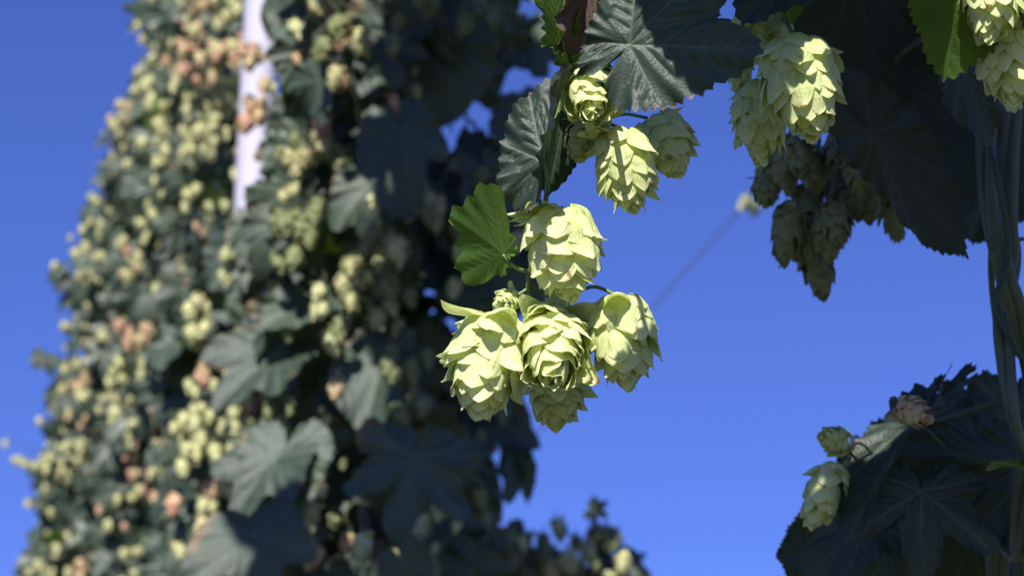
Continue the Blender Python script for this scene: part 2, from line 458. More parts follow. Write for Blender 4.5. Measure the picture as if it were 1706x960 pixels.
# ================================================================== FOREGROUND HANGING BRANCH
hang = Plant('hop_branch', 'green hop branch hanging in front of blue sky with sunlit cones in sharp focus', P(935, 200), 'hop branch', 'hop branches in front')
CONES_FRONT = [
 # base px, dd, tip px, dd, radius px, kwargs
 ((978, 124, .016), (990, 194, -.022), 60, dict(seed=11, n=59, loose=.25, ruffle=2)),
 ((1030, 208, .004), (1054, 360, -.004), 64, dict(seed=12, n=62, loose=.25, ruffle=5)),
 ((1082, 190, .040), (1134, 298, .034), 66, dict(seed=13, n=54, loose=.15, ruffle=2)),
 ((928, 338, .004), (950, 508, -.004), 80, dict(seed=14, n=70, loose=.38, ruffle=6)),
 ((828, 518, .004), (796, 706, -.008), 86, dict(seed=15, n=67, loose=.5, ruffle=7)),
 ((915, 540, .018), (924, 640, -.030), 80, dict(seed=16, n=75, loose=.4, ruffle=6)),
 ((1026, 486, .012), (1050, 656, .004), 72, dict(seed=17, n=59, loose=.25, ruffle=5)),
 ((925, 600, .046), (925, 720, .034), 66, dict(seed=18, n=59, loose=.35, ruffle=3)),
 ((862, 494, .012), (822, 512, .004), 27, dict(seed=19, n=35, loose=.2, ruffle=1)),
 ((968, 200, .022), (965, 272, .012), 34, dict(seed=20, n=35, loose=.4, ruffle=1)),
]
for b, t, rp, kw in CONES_FRONT:
    B = P(b[0], b[1], D0 + b[2]); T = P(t[0], t[1], D0 + t[2])
    ln = (T - B).length
    ratio = rp / F * D0 / ln
    big = rp > 45
    A = cone_arrays(ratio=ratio / 1.0, nu=11 if big else 7, nv=15 if big else 9, bw=0.146 * max(1.0, ratio / .40), **kw)
    link('hop_cone', mesh_from('hop_cone', A, M_CONE), cone_matrix(B, T, kw['seed'] * 1.3), hang.root)

def hero_leaf(plant, kind, base, tip, nrm, mat, seed, **kw):
    B = P(*base) if len(base) == 3 else P(*base); T = P(*tip)
    n = RT * nrm[0] + UP * nrm[1] - FW * nrm[2]     # right, up, toward the camera
    kw.setdefault('nr', 44); kw.setdefault('na', 300)
    A = leaf_arrays(kind, seed, **kw)
    return link('leaf', mesh_from('leaf', A, mat), orient(B, T, n), plant.root)

def petiole(leaf, pts, radii):
    A = tube_arrays(pts, radii, 10, 6)
    o = bpy.data.objects.new('petiole', mesh_from('petiole', A, M_STEM)); COL.objects.link(o)
    o.parent = leaf
    o.matrix_basis = (Matrix.Translation(leaf.parent.location) @ leaf.matrix_basis).inverted()
d = D0
# translucent leaf at left, seen from below
L1 = hero_leaf(hang, 'shallow', (838, 424, d), (756, 350, d + .016), (.10, .55, -.80), M_LEAF_THIN, 3, fold=.12, droop=.25, cup=.15, wave=.05, width=.92, teeth=.11, nteeth=8, quilt=.007, rw=1.12)
# large dark leaf upper right, two back lobes
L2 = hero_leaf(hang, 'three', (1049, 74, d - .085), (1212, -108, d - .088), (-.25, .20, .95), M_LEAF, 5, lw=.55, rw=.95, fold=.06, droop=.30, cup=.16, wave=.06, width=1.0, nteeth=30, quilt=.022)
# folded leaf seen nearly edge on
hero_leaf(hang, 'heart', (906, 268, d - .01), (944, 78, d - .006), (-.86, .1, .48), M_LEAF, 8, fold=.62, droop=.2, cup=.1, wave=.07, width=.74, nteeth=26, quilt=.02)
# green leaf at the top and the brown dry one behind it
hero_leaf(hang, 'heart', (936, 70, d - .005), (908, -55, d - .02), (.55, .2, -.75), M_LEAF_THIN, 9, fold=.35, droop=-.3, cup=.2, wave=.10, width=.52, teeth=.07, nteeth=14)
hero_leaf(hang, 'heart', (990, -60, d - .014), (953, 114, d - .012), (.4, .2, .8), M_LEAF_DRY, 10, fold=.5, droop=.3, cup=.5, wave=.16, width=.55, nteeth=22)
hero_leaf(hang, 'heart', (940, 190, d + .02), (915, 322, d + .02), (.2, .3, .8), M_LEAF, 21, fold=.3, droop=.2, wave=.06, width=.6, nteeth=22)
hero_leaf(hang, 'heart', (948, 96, d - .004), (925, 52, d - .012), (-.6, .5, .5), M_LEAF_THIN, 22, fold=.5, wave=.1, width=.6, nteeth=14, nr=20, na=140)
# leaflet over the big leaf, lit from above
hero_leaf(hang, 'heart', (1010, 118, d), (992, 96, d), (.2, .5, .6), M_LEAF_THIN, 23, fold=.7, wave=.2, width=.8, nteeth=9, nr=14, na=90)
hang.tube([P(972, -60, d + .006), P(958, 10, d + .006), P(944, 80, d + .006), P(932, 170, d + .01), P(918, 250, d + .008), P(911, 320, d + .006), P(898, 400, d + .022), P(880, 462, d + .012), P(888, 505, d + .014), P(918, 522, d + .016)], [.0014, .0013, .0012, .0012, .0011, .0011, .0010, .0010, .0009, .0008], 0, 10)
hang.tube([P(906, 268, d - .009), P(911, 295, d - .004), P(912, 322, d + .004)], [.0007, .0008, .001], 0)
petiole(L1, [P(838, 424, d), P(852, 440, d), P(868, 450, d + .003), P(884, 452, d + .01)], [.0007, .0007, .0008, .0009])
petiole(L2, [P(1049, 74, d - .085), P(1040, 96, d - .075), P(1022, 122, d - .040), P(1000, 145, d + .004), P(940, 150, d + .010)], [.0011, .0011, .0013, .0014, .0013])
hang.tube([P(880, 470, d + .012), P(930, 500, d + .022), P(985, 478, d + .02), P(1028, 492, d + .013)], [.0008, .0009, .0008, .0007], 0)
hang.tube([P(882, 480, d + .012), P(850, 500, d + .01), P(833, 520, d + .004)], .0007, 0)
hang.tube([P(918, 522, d + .016), P(922, 560, d + .04), P(925, 600, d + .046)], .0007, 0)
hang.tube([P(938, 150, d + .01), P(960, 190, d + .02), P(1000, 200, d + .012), P(1030, 212, d + .004)], .0008, 0)
hang.tube([P(1000, 200, d + .012), P(1040, 190, d + .03), P(1078, 196, d + .04)], .0007, 0)
hang.tube([P(936, 130, d + .008), P(955, 112, d + .012), P(978, 124, d + .016)], .0008, 0)
hang.tube([P(885, 470, d + .013), P(872, 486, d + .013), P(862, 494, d + .012)], .0006, 0)
hang.stem([M_STEM])
# dried buds beside the top cone
def blob(r, seed, n=8):
    rng = np.random.RandomState(seed)
    V = []; rows = n; cols = n * 2
    for i in range(rows + 1):
        a = math.pi * i / rows
        for j in range(cols):
            b = 2 * math.pi * j / cols
            k = r * (1 + .18 * math.sin(3 * b + i) + .1 * rng.rand())
            if i in (0, rows): k = r
            V.append((math.sin(a) * math.cos(b) * k, math.sin(a) * math.sin(b) * k, math.cos(a) * k * 1.15))
    idx = np.arange((rows + 1) * cols).reshape(rows + 1, cols)
    f = np.stack([idx[:-1], idx[1:], np.roll(idx, -1, 1)[1:], np.roll(idx, -1, 1)[:-1]], -1).reshape(-1, 4)
    return dict(v=np.array(V), f=f)
for (x, y, r, s) in ((972, 119, .0013, 1), (982, 116, .0016, 2), (964, 122, .0010, 3), (1004, 118, .0013, 4)):
    link('bud', mesh_from('bud', blob(r, s), M_BUD), Matrix.Translation(P(x, y, d + .002)), hang.root)

def shade_leaf(plant, x, y, D, s, size, seed, mat=M_LEAF):  # added leaf out of frame, set toward the sun to cast shade
    c = P(x, y, D) + S * s
    ydir = (RT * math.cos(seed) + FW * math.sin(seed)).normalized()
    A = leaf_arrays('heart', seed, nr=14, na=110, fold=.15, droop=.4, wave=.06, nteeth=22)
    link('leaf', mesh_from('leaf', A, mat), orient(c - ydir * size * .4, c + ydir * size * .6, S), plant.root)
shade_leaf(hang, 1225, 12, .865, .12, .060, 501)
shade_leaf(hang, 1136, 242, .99, .13, .042, 503)
# ================================================================== SECOND BRANCH: cones at upper right, mostly in shade
br2 = Plant('hop_branch', 'hop branch with large half shaded cones beside the big dark leaf, upper right', P(1320, 100), 'hop branch', 'hop branches in front')
dr = D0 + .03
for b, t, rp, kw in [
 ((1322, 56, .0), (1352, 236, -.012), 84, dict(seed=31, n=72, loose=.2, ruffle=6)),
 ((1272, 128, .035), (1264, 280, .028), 60, dict(seed=32, n=59, loose=.2, ruffle=4)),
 ((1246, 18, .02), (1240, 104, .02), 42, dict(seed=33, n=40, loose=.3, ruffle=3)),
 ((1300, 8, .03), (1286, 92, .03), 36, dict(seed=34, n=40, loose=.3, ruffle=3)),
 ((1238, 80, .04), (1228, 158, .036), 28, dict(seed=35, n=35, loose=.3, ruffle=2)),
]:
    B = P(b[0], b[1], dr + b[2]); T = P(t[0], t[1], dr + t[2])
    ratio = rp / F * dr / (T - B).length
    A = cone_arrays(ratio=ratio, nu=11, nv=14, bw=.130 * max(1.0, ratio / .40), **kw)
    link('hop_cone', mesh_from('hop_cone', A, M_CONE), cone_matrix(B, T, kw['seed'] * .7), br2.root)
hero_leaf(br2, 'heart', (1330, -60, dr + .0), (1236, 18, dr - .01), (-.2, .5, .7), M_LEAF, 41, fold=.3, wave=.1, nteeth=24)
hero_leaf(br2, 'heart', (1300, -20, dr + .01), (1330, 34, dr + .01), (.1, .7, .6), M_LEAF_THIN, 42, fold=.4, wave=.1, nteeth=12, nr=24, na=160)
br2.tube([P(1330, -90, dr + .02), P(1318, -20, dr + .015), P(1310, 30, dr + .02), P(1322, 58, dr)], [.0014, .0013, .0011, .0009])
br2.tube([P(1310, 20, dr + .02), P(1290, 90, dr + .035), P(1272, 128, dr + .035)], .0009)
br2.tube([P(1318, -20, dr + .015), P(1275, -5, dr + .02), P(1246, 18, dr + .02)], .0008)
br2.tube([P(1300, -10, dr + .02), P(1262, 40, dr + .04), P(1238, 80, dr + .04)], .0007)
shade_leaf(br2, 1290, 150, dr - .01, .10, .018, 511)
shade_leaf(br2, 1420, 170, dr - .01, .11, .018, 512)
shade_leaf(br2, 1255, 230, dr + .02, .13, .045, 513)
shade_leaf(br2, 1250, 90, dr + .02, .12, .04, 514)
br2.stem([M_STEM])

# third: corner branch at the right edge
br3 = Plant('hop_branch', 'hop branch with two stacked cones and a serrated green leaf in the top right corner', P(1650, 60), 'hop branch', 'hop branches in front')
dc = D0 + .02
for b, t, rp, kw in [
 ((1655, -70, 0), (1648, 78, -.010), 62, dict(seed=51, n=62, loose=.2, ruffle=3)),
 ((1672, 20, .02), (1690, 186, .012), 68, dict(seed=52, n=62, loose=.25, ruffle=3)),
 ((1740, -60, .01), (1755, 90, 0), 66, dict(seed=53, n=54, loose=.25, ruffle=3)),
]:
    B = P(b[0], b[1], dc + b[2]); T = P(t[0], t[1], dc + t[2])
    ratio = rp / F * dc / (T - B).length
    A = cone_arrays(ratio=ratio, nu=11, nv=14, bw=.130 * max(1.0, ratio / .40), **kw)
    link('hop_cone', mesh_from('hop_cone', A, M_CONE), cone_matrix(B, T, kw['seed'] * .7), br3.root)
hero_leaf(br3, 'heart', (1612, -75, dc - .01), (1572, 138, dc + .015), (.30, .55, -.75), M_LEAF_THIN, 61, fold=.38, droop=.2, wave=.05, width=.85, nteeth=32, teeth=.055)
br3.tube([P(1700, -170, dc), P(1680, -110, dc), P(1655, -70, dc)], [.0014, .0012, .0009])
br3.tube([P(1690, -140, dc), P(1700, -60, dc + .02), P(1672, 20, dc + .02)], [.0011, .0010, .0009])
br3.tube([P(1690, -140, dc), P(1640, -110, dc), P(1612, -75, dc - .01)], .0008)
br3.tube([P(1700, -120, dc), P(1730, -90, dc), P(1740, -60, dc + .01)], .0008)
br3.stem([M_STEM])

# ================================================================== shared background meshes
rngv = random.Random(3)
LV = [leaf_arrays(k, 100 + i, nr=12, na=96, fold=f, droop=dp, cup=.2, wave=.10, width=w, nteeth=22)
      for i, (k, f, dp, w) in enumerate([('three', .2, .7, 1.0), ('heart', .25, .6, .95), ('five', .15, .8, 1.0), ('three', .35, 1.0, .95), ('heart', .1, .9, .9), ('five', .3, .5, 1.05)])]
LM = [mesh_from('leaf_%s' % 'abcdef'[i], a, M_LEAF_BG) for i, a in enumerate(LV)]
LMT = [mesh_from('leaf_thin_%s' % 'abcdef'[i], a, M_LEAF_THIN) for i, a in enumerate(LV)]
CV = [cone_arrays(200 + i, n=34, ratio=r * 1.1, nu=5, nv=7, loose=lo, ruffle=2, bw=.155) for i, (r, lo) in enumerate([(.30, .2), (.34, .3), (.36, .45), (.31, .5)])]
CM = {k: [mesh_from('hop_cone_' + k, a, m) for a in CV] for k, m in (('green', M_CONE_BG), ('rusty', M_CONE_PINK), ('shade_tone', M_CONE_SHADE))}
MK = {'green': 0, 'rusty': 1, 'shade_tone': 2, 'dimmed': 3, 'near': 4}
CMATS = [M_CONE_BG, M_CONE_PINK, M_CONE_SHADE, M_CONE_RUSTY_SHADE, M_CONE]
rnd = random.Random(11)
def rv(a=1.0): return Vector((rnd.uniform(-a, a), rnd.uniform(-a, a), rnd.uniform(-a, a)))
def leaf_M(p, size, face=None, spread=.55, down=1.0):
    tip = (Vector((0, 0, -down)) + rv(.8) + RT * rnd.uniform(-.4, .4)).normalized()
    n = ((face if face else (S * .55 - FW * .6)) + rv(spread)).normalized()
    if abs(n.dot(tip)) > .9: n = (n + Vector((.5, -.5, .2))).normalized()
    return orient(p, p + tip * size, n)
def cone_M(p, size, tilt=.32):
    ax = (Vector((0, 0, -1)) + rv(tilt)).normalized()
    return cone_matrix(p, p + ax * size, rnd.random() * 6, rnd.uniform(.9, 1.15))

# points that stay sunlit (no shade leaf may cross their line to the sun): point, radius
LIT = []
for (x, y, dd, r) in [(985, 150, .95, .035), (1045, 280, .95, .045), (930, 400, .95, .055), (800, 600, .95, .06), (920, 590, .95, .06), (1045, 560, .95, .05), (860, 500, .95, .05), (790, 380, .95, .05), (890, 200, .95, .035), (1130, 100, .9, .02),
                      (1345, 130, .98, .030), (1345, 190, .98, .028), (1390, 90, .98, .022), (1270, 200, 1.0, .02), (1560, 60, .96, .03), (1660, 20, .97, .03),
                      (1385, 735, 1.16, .035), (1360, 820, 1.16, .04), (1525, 690, 1.14, .03)]:
    LIT.append((P(x, y, dd), r))
for (x, y, dd, r) in [(480, 260, 2.8, .08), (520, 230, 2.8, .06), (600, 200, 2.8, .05), (620, 110, 2.8, .05), (540, 480, 2.8, .07), (655, 530, 2.75, .04), (505, 845, 2.7, .09), (607, 900, 2.6, .05), (640, 880, 2.6, .04), (560, 800, 2.6, .03), (640, 300, 2.7, .03), (620, 690, 2.6, .04), (450, 150, 3, .10), (490, 40, 3, .06), (440, 250, 4.2, .3), (440, 100, 4.2, .3), (420, 720, 4.2, .2), (455, 660, 3.0, .12), (420, 800, 3.0, .2), (420, 920, 3.0, .2)]:
    LIT.append((P(x, y, dd), r))
def sun_blocks(p, size):
    for q, r in LIT:
        w = p - q
        s = w.dot(S)
        if s <= 0.01: continue
        if (w - S * s).length < r + size: return True
    return False

# ================================================================== RIGHT-HAND BINE (shaded)
rb = Plant('hop_bine', 'shaded twining hop bine with dark leaves and dull cones along the right edge', P(1680, 500, 1.15), 'hop bine', 'hop bines')
db = 1.16
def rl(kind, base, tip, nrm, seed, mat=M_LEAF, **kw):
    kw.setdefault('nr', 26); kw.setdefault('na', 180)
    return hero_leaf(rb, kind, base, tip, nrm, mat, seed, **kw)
rl('heart', (1425, -40, 1.20), (1480, 225, 1.22), (-.35, .25, -.8), 71, fold=.15, droop=.3, wave=.06, width=.95, nteeth=40)
rl('heart', (1480, -60, 1.25), (1560, 200, 1.27), (-.25, .15, -.8), 72, fold=.15, droop=.4, wave=.08, nteeth=40)
rl('heart', (1455, 225, 1.14), (1640, 432, 1.12), (.45, .45, -.7), 73, fold=.22, droop=.3, wave=.05, width=.50, nteeth=40)
rl('heart', (1480, 140, 1.22), (1630, 330, 1.20), (.1, .4, -.8), 74, fold=.2, droop=.3, wave=.07, width=.9, nteeth=40)
rl('heart', (1600, 90, 1.05), (1660, 245, 1.05), (.2, .5, .7), 75, fold=.2, droop=.3, wave=.07, width=.8, nteeth=34)
rl('heart', (1640, 60, 1.3), (1600, 300, 1.3), (.2, .3, .8), 76, fold=.2, droop=.3, wave=.07, width=.9, nteeth=34)
rl('heart', (1700, 120, 1.25), (1720, 330, 1.25), (-.2, .3, .8), 77, fold=.2, droop=.3, wave=.07, width=.7, nteeth=34)
rl('heart', (1540, -60, 1.32), (1620, 190, 1.34), (.1, .2, .9), 78, fold=.2, droop=.3, wave=.07, width=1.1, nteeth=34)
rl('heart', (1400, -60, 1.34), (1400, 150, 1.36), (.1, .2, .9), 79, fold=.2, droop=.3, wave=.07, width=.8, nteeth=34)
rl('heart', (1640, 330, 1.34), (1560, 200, 1.36), (.1, .2, .9), 80, fold=.2, droop=.3, wave=.07, width=.9, nteeth=34)
# lower right leaves
rl('heart', (1700, 690, 1.26), (1582, 648, 1.28), (-.1, .5, .7), 81, fold=.1, droop=.5, wave=.05, width=.55, nteeth=34)
rl('five', (1535, 820, 1.16), (1535, 965, 1.14), (.05, .25, .95), 82, fold=.05, droop=.3, wave=.08, width=1.15, nteeth=26)
rl('heart', (1540, 690, 1.17), (1375, 885, 1.13), (-.75, .35, .35), 83, fold=.35, droop=.3, wave=.06, width=.42, nteeth=34)
rl('three', (1650, 755, 1.22), (1575, 895, 1.20), (.1, .3, .9), 84, fold=.15, droop=.4, wave=.08, width=1.1, nteeth=30)
rl('heart', (1450, 870, 1.20), (1318, 968, 1.20), (-.3, .6, .6), 85, fold=.15, droop=.4, wave=.08, width=.8, nteeth=30)
rl('heart', (1350, 925, 1.26), (1296, 925, 1.26), (-.2, .3, .9), 86, fold=.15, droop=.4, wave=.08, width=1.0, nteeth=16)
rl('heart', (1480, 800, 1.27), (1410, 930, 1.27), (-.3, .3, .9), 87, fold=.15, droop=.4, wave=.08, width=.9, nteeth=30)
rl('three', (1720, 780, 1.18), (1610, 905, 1.16), (.1, .3, .9), 88, fold=.15, droop=.4, wave=.08, width=.9, nteeth=30)
rl('heart', (1690, 690, 1.24), (1710, 860, 1.22), (.1, .3, .9), 89, fold=.15, droop=.4, wave=.08, width=.9, nteeth=30)
rl('heart', (1615, 740, 1.30), (1510, 800, 1.31), (-.2, .5, .8), 90, fold=.15, droop=.4, wave=.08, width=.9, nteeth=30)
rl('heart', (1500, 880, 1.29), (1420, 1010, 1.29), (-.2, .4, .8), 91, fold=.15, droop=.4, wave=.08, width=1.0, nteeth=30)
rl('heart', (1660, 880, 1.29), (1740, 1010, 1.29), (.2, .4, .8), 92, fold=.15, droop=.4, wave=.08, width=.6, nteeth=30)
rl('heart', (1600, 640, 1.21), (1565, 672, 1.20), (-.5, .7, .3), 93, mat=M_LEAF_BG, fold=.2, droop=.4, wave=.08, width=.9, nteeth=14)
rl('heart', (1645, 705, 1.33), (1705, 655, 1.33), (.1, .3, .9), 94, fold=.2, droop=.4, wave=.08, width=.9, nteeth=26)
rl('heart', (1620, 900, 1.33), (1560, 1040, 1.33), (.1, .3, .9), 95, fold=.2, droop=.4, wave=.08, width=.9, nteeth=26)
rl('heart', (1520, 760, 1.34), (1560, 930, 1.34), (.1, .3, .9), 96, fold=.2, droop=.4, wave=.08, width=1.0, nteeth=26)
rl('heart', (1380, 900, 1.34), (1340, 1010, 1.34), (.1, .3, .9), 97, fold=.2, droop=.4, wave=.08, width=1.0, nteeth=26)
rl('heart', (1700, 778, 1.12), (1640, 768, 1.10), (-.1, .85, .3), 98, mat=M_LEAF_THIN, fold=.3, droop=.4, wave=.08, width=.3, nteeth=26)
# dull cones bunch
def rcone(b, t, r, col='shade_tone', seed=0, up=True):
    B = P(*b); T = P(*t); ratio = r / F * b[2] / (T - B).length
    A = cone_arrays(300 + seed, n=30, ratio=ratio, nu=7, nv=9, loose=.15, ruffle=1, bw=.165)
    link('hop_cone', mesh_from('hop_cone', A, CMATS[MK[col]]), cone_matrix(B, T, seed), rb.root)
    rb.tube([B, B + (B - T) * .15 + Vector((.004, 0, .008 if up else 0)), B + (Vector((.012, .01, .04)) if up else Vector((.03, .03, -.015)))], [.0007, .0008, .0009], 0, 6, 4)
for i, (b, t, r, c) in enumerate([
 ((1270, 290), (1276, 350), 26, 'shade_tone'), ((1340, 330), (1346, 415), 30, 'shade_tone'), ((1310, 240), (1316, 330), 34, 'shade_tone'), ((1380, 240), (1386, 330), 34, 'shade_tone'), ((1425, 250), (1436, 330), 32, 'shade_tone'), ((1360, 360), (1352, 446), 30, 'shade_tone'), ((1400, 350), (1404, 410), 26, 'shade_tone'),
 ((1282, 262), (1284, 345), 32, 'shade_tone'), ((1318, 330), (1304, 450), 34, 'shade_tone'), ((1352, 250), (1360, 330), 34, 'shade_tone'), ((1350, 395), (1374, 503), 36, 'shade_tone'),
 ((1398, 290), (1415, 378), 42, 'dimmed'), ((1384, 330), (1396, 416), 30, 'shade_tone'), ((1480, 330), (1498, 408), 28, 'shade_tone'), ((1440, 300), (1450, 378), 30, 'shade_tone'),
 ((1290, 225), (1300, 310), 36, 'shade_tone'), ((1375, 350), (1385, 440), 34, 'shade_tone'), ((1330, 360), (1322, 440), 30, 'shade_tone'), ((1420, 300), (1432, 372), 32, 'shade_tone'), ((1465, 270), (1478, 350), 30, 'shade_tone'), ((1330, 220), (1335, 300), 34, 'shade_tone'), ((1400, 220), (1396, 300), 36, 'shade_tone'), ((1450, 240), (1456, 320), 34, 'shade_tone'), ((1345, 300), (1350, 390), 32, 'shade_tone'), ((1500, 290), (1510, 370), 28, 'shade_tone')]):
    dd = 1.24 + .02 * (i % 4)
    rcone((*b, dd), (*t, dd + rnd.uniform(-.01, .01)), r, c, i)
for i, (b, t, r, c, dd) in enumerate([((1420, 742), (1362, 728), 32, 'near', 1.16), ((1395, 770), (1348, 886), 44, 'near', 1.16), ((1492, 672), (1556, 704), 32, 'rusty', 1.14), ((1455, 745), (1430, 830), 34, 'dimmed', 1.28), ((1420, 740), (1415, 800), 30, 'shade_tone', 1.26)]):
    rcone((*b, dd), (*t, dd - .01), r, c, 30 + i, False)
# twisted stems: each strand is several ridged bines wound together
def strand(plant, pts, n, off, rad, turns, ph=0.0):
    C = []
    q = [pts[0] * 2 - pts[1]] + pts + [pts[-1] * 2 - pts[-2]]
    for i in range(1, len(q) - 2):
        for k in range(8):
            t = k / 8
            C.append(0.5 * ((2 * q[i]) + (q[i + 1] - q[i - 1]) * t + (2 * q[i - 1] - 5 * q[i] + 4 * q[i + 1] - q[i + 2]) * t * t + (3 * q[i] - q[i - 1] - 3 * q[i + 1] + q[i + 2]) * t ** 3))
    L = [0.0]
    for i in range(1, len(C)): L.append(L[-1] + (C[i] - C[i - 1]).length)
    for j in range(n):
        out = []
        for i, c in enumerate(C):
            t = (C[min(i + 1, len(C) - 1)] - C[max(i - 1, 0)]).normalized()
            x = t.cross(Vector((.2, .9, .3))).normalized(); y = t.cross(x)
            a = ph + j * 2 * math.pi / n + L[i] * turns
            out.append(c + (x * math.cos(a) + y * math.sin(a)) * off)
        plant.tube(out, [rad * (1 - .12 * j)] * len(out), 0, 10, 2)
strand(rb, [P(1690, -300, 1.2), P(1655, -60, 1.18), P(1650, 120, 1.13), P(1642, 240, 1.12), P(1652, 360, 1.11), P(1672, 460, 1.11), P(1700, 540, 1.12), P(1722, 660, 1.14), P(1700, 900, 1.16), P(1690, 1500, 1.2), Vector(rb.root.location)], 3, .0027, .0032, 24)
strand(rb, [P(1640, -300, 1.2), P(1690, -60, 1.18), P(1692, 120, 1.15), P(1682, 240, 1.14), P(1684, 360, 1.135), P(1690, 430, 1.14), P(1672, 520, 1.135), P(1676, 600, 1.13), P(1690, 700, 1.12), P(1730, 900, 1.14), P(1700, 1500, 1.2), Vector(rb.root.location) + Vector((.02, 0, 0))], 2, .0022, .0029, 30, 1.0)
rb.tube([P(1652, 400, 1.10), P(1652, 470, 1.13), P(1664, 560, 1.13), P(1690, 640, 1.14)], .0016, 0, 8)
rb.tube([P(1650, 120, 1.15), P(1560, 60, 1.18), P(1480, 110, 1.22), P(1415, 180, 1.25), P(1380, 260, 1.26)], [.0022, .002, .0018, .0015, .0012], 0, 8)
rb.tube([P(1690, 660, 1.16), P(1600, 690, 1.2), P(1500, 720, 1.24), P(1420, 745, 1.26)], [.002, .0018, .0015, .0012], 0, 8)
rb.tube([P(1706, 398, 1.14), P(1695, 400, 1.14), P(1685, 405, 1.14)], .0010, 0, 8)
for i, (x, y, dd, z) in enumerate([(1462, 812, 1.14, .030), (1470, 850, 1.14, .045), (1540, 880, 1.15, .055), (1600, 900, 1.15, .05), (1560, 800, 1.16, .05), (1400, 900, 1.14, .035), (1335, 935, 1.2, .045), (1480, 940, 1.14, .06), (1620, 820, 1.16, .05)]):
    shade_leaf(rb, x, y, dd, .40 + .02 * i, z, 520 + i)
rb.stem([M_STEM_DK])
A = tube_arrays([P(1630, -300, 1.17), P(1625, 60, 1.12), P(1634, 180, 1.115), P(1662, 300, 1.098), P(1680, 420, 1.10), P(1662, 500, 1.10), P(1690, 580, 1.105), P(1725, 660, 1.12), P(1700, 1000, 1.2), P(1700, 1800, 1.2)], [.0016] * 10, 8, 10)
o = link('twine', mesh_from('twine', A, M_TWINE), I4)
o['label'] = 'dark green twine wound round the twisting stems at the right edge'; o['category'] = 'twine'

# added shade-casting leaves for the right plant, unseen above and beyond the frame
def caster(points, smin, smax, size, n, out, jitter):
    k = 0; tries = 0
    while k < n and tries < n * 12:
        tries += 1
        q = rnd.choice(points) + rv(jitter)
        p = q + S * rnd.uniform(smin, smax)
        sz = size * rnd.uniform(.7, 1.2)
        M = leaf_M(p, sz, S, .45)
        c = M @ Vector((0, .4, 0))
        x, y, dd = to_px(c)
        if dd > 0 and -160 < x < 1900 and y > -sz / dd * F * 1.0 - 10 and y < 1200: continue
        if sun_blocks(c, sz * .5): continue
        out.append((LV[rnd.randrange(6)], M, 0)); k += 1
can = []
pts = [P(x, y, dd) for x in range(1400, 1800, 40) for y in range(-60, 1000, 40) for dd in (1.15, 1.28)]
pts += [P(x, y, 1.26) for x in range(1250, 1520, 30) for y in range(200, 500, 30)]
pts += [P(x, y, 1.18) for x in range(1380, 1500, 20) for y in range(40, 320, 20)]
pts += [P(x, y, 1.2) for x in range(1300, 1420, 20) for y in range(880, 980, 20)]
caster(pts, .32, .75, .085, 800, can, .015)
caster([P(x, y, 1.15) for x in range(1400, 1760, 20) for y in range(690, 980, 20)], .37, .6, .035, 700, can, .01)
link('foliage', mesh_from('foliage', merge(can), M_LEAF_BG), I4, rb.root, kind='stuff')  # added leaves, there only to shade this plant

# ================================================================== BACKGROUND ROW
XLB = [(-80, 250), (0, 238), (40, 232), (100, 268), (140, 212), (180, 195), (250, 185), (330, 155), (400, 140), (450, 118), (520, 120), (560, 118), (620, 92), (700, 85), (780, 62), (850, 58), (960, 58), (1080, 50)]
def xl(y): return float(np.interp(y, [p[0] for p in XLB], [p[1] for p in XLB]))
GAPS = [(705, 215, 18), (785, 200, 20), (830, 195, 22), (870, 150, 16), (885, 20, 26), (790, 30, 16), (748, 425, 8), (700, 545, 12), (725, 470, 6), (890, 745, 20), (870, 690, 14), (830, 800, 40), (700, 270, 12), (775, 255, 10), (880, 300, 12), (640, 40, 8), (725, 300, 10), (810, 880, 14), (765, 575, 12), (960, 420, 40)]
POLEGAPS = [(432, 12, 24), (431, 110, 20), (429, 135, 20), (424, 215, 24), (418, 250, 26), (412, 285, 26), (408, 312, 14), (404, 722, 20), (393, 738, 14)]
def in_gap(x, y, r, dd=9):
    return any((x - a) ** 2 + (y - b) ** 2 < (c + r * .75) ** 2 for a, b, c in GAPS) or (dd < 4.34 and any((x - a) ** 2 + (y - b) ** 2 < (c + r * 1.2) ** 2 for a, b, c in POLEGAPS))

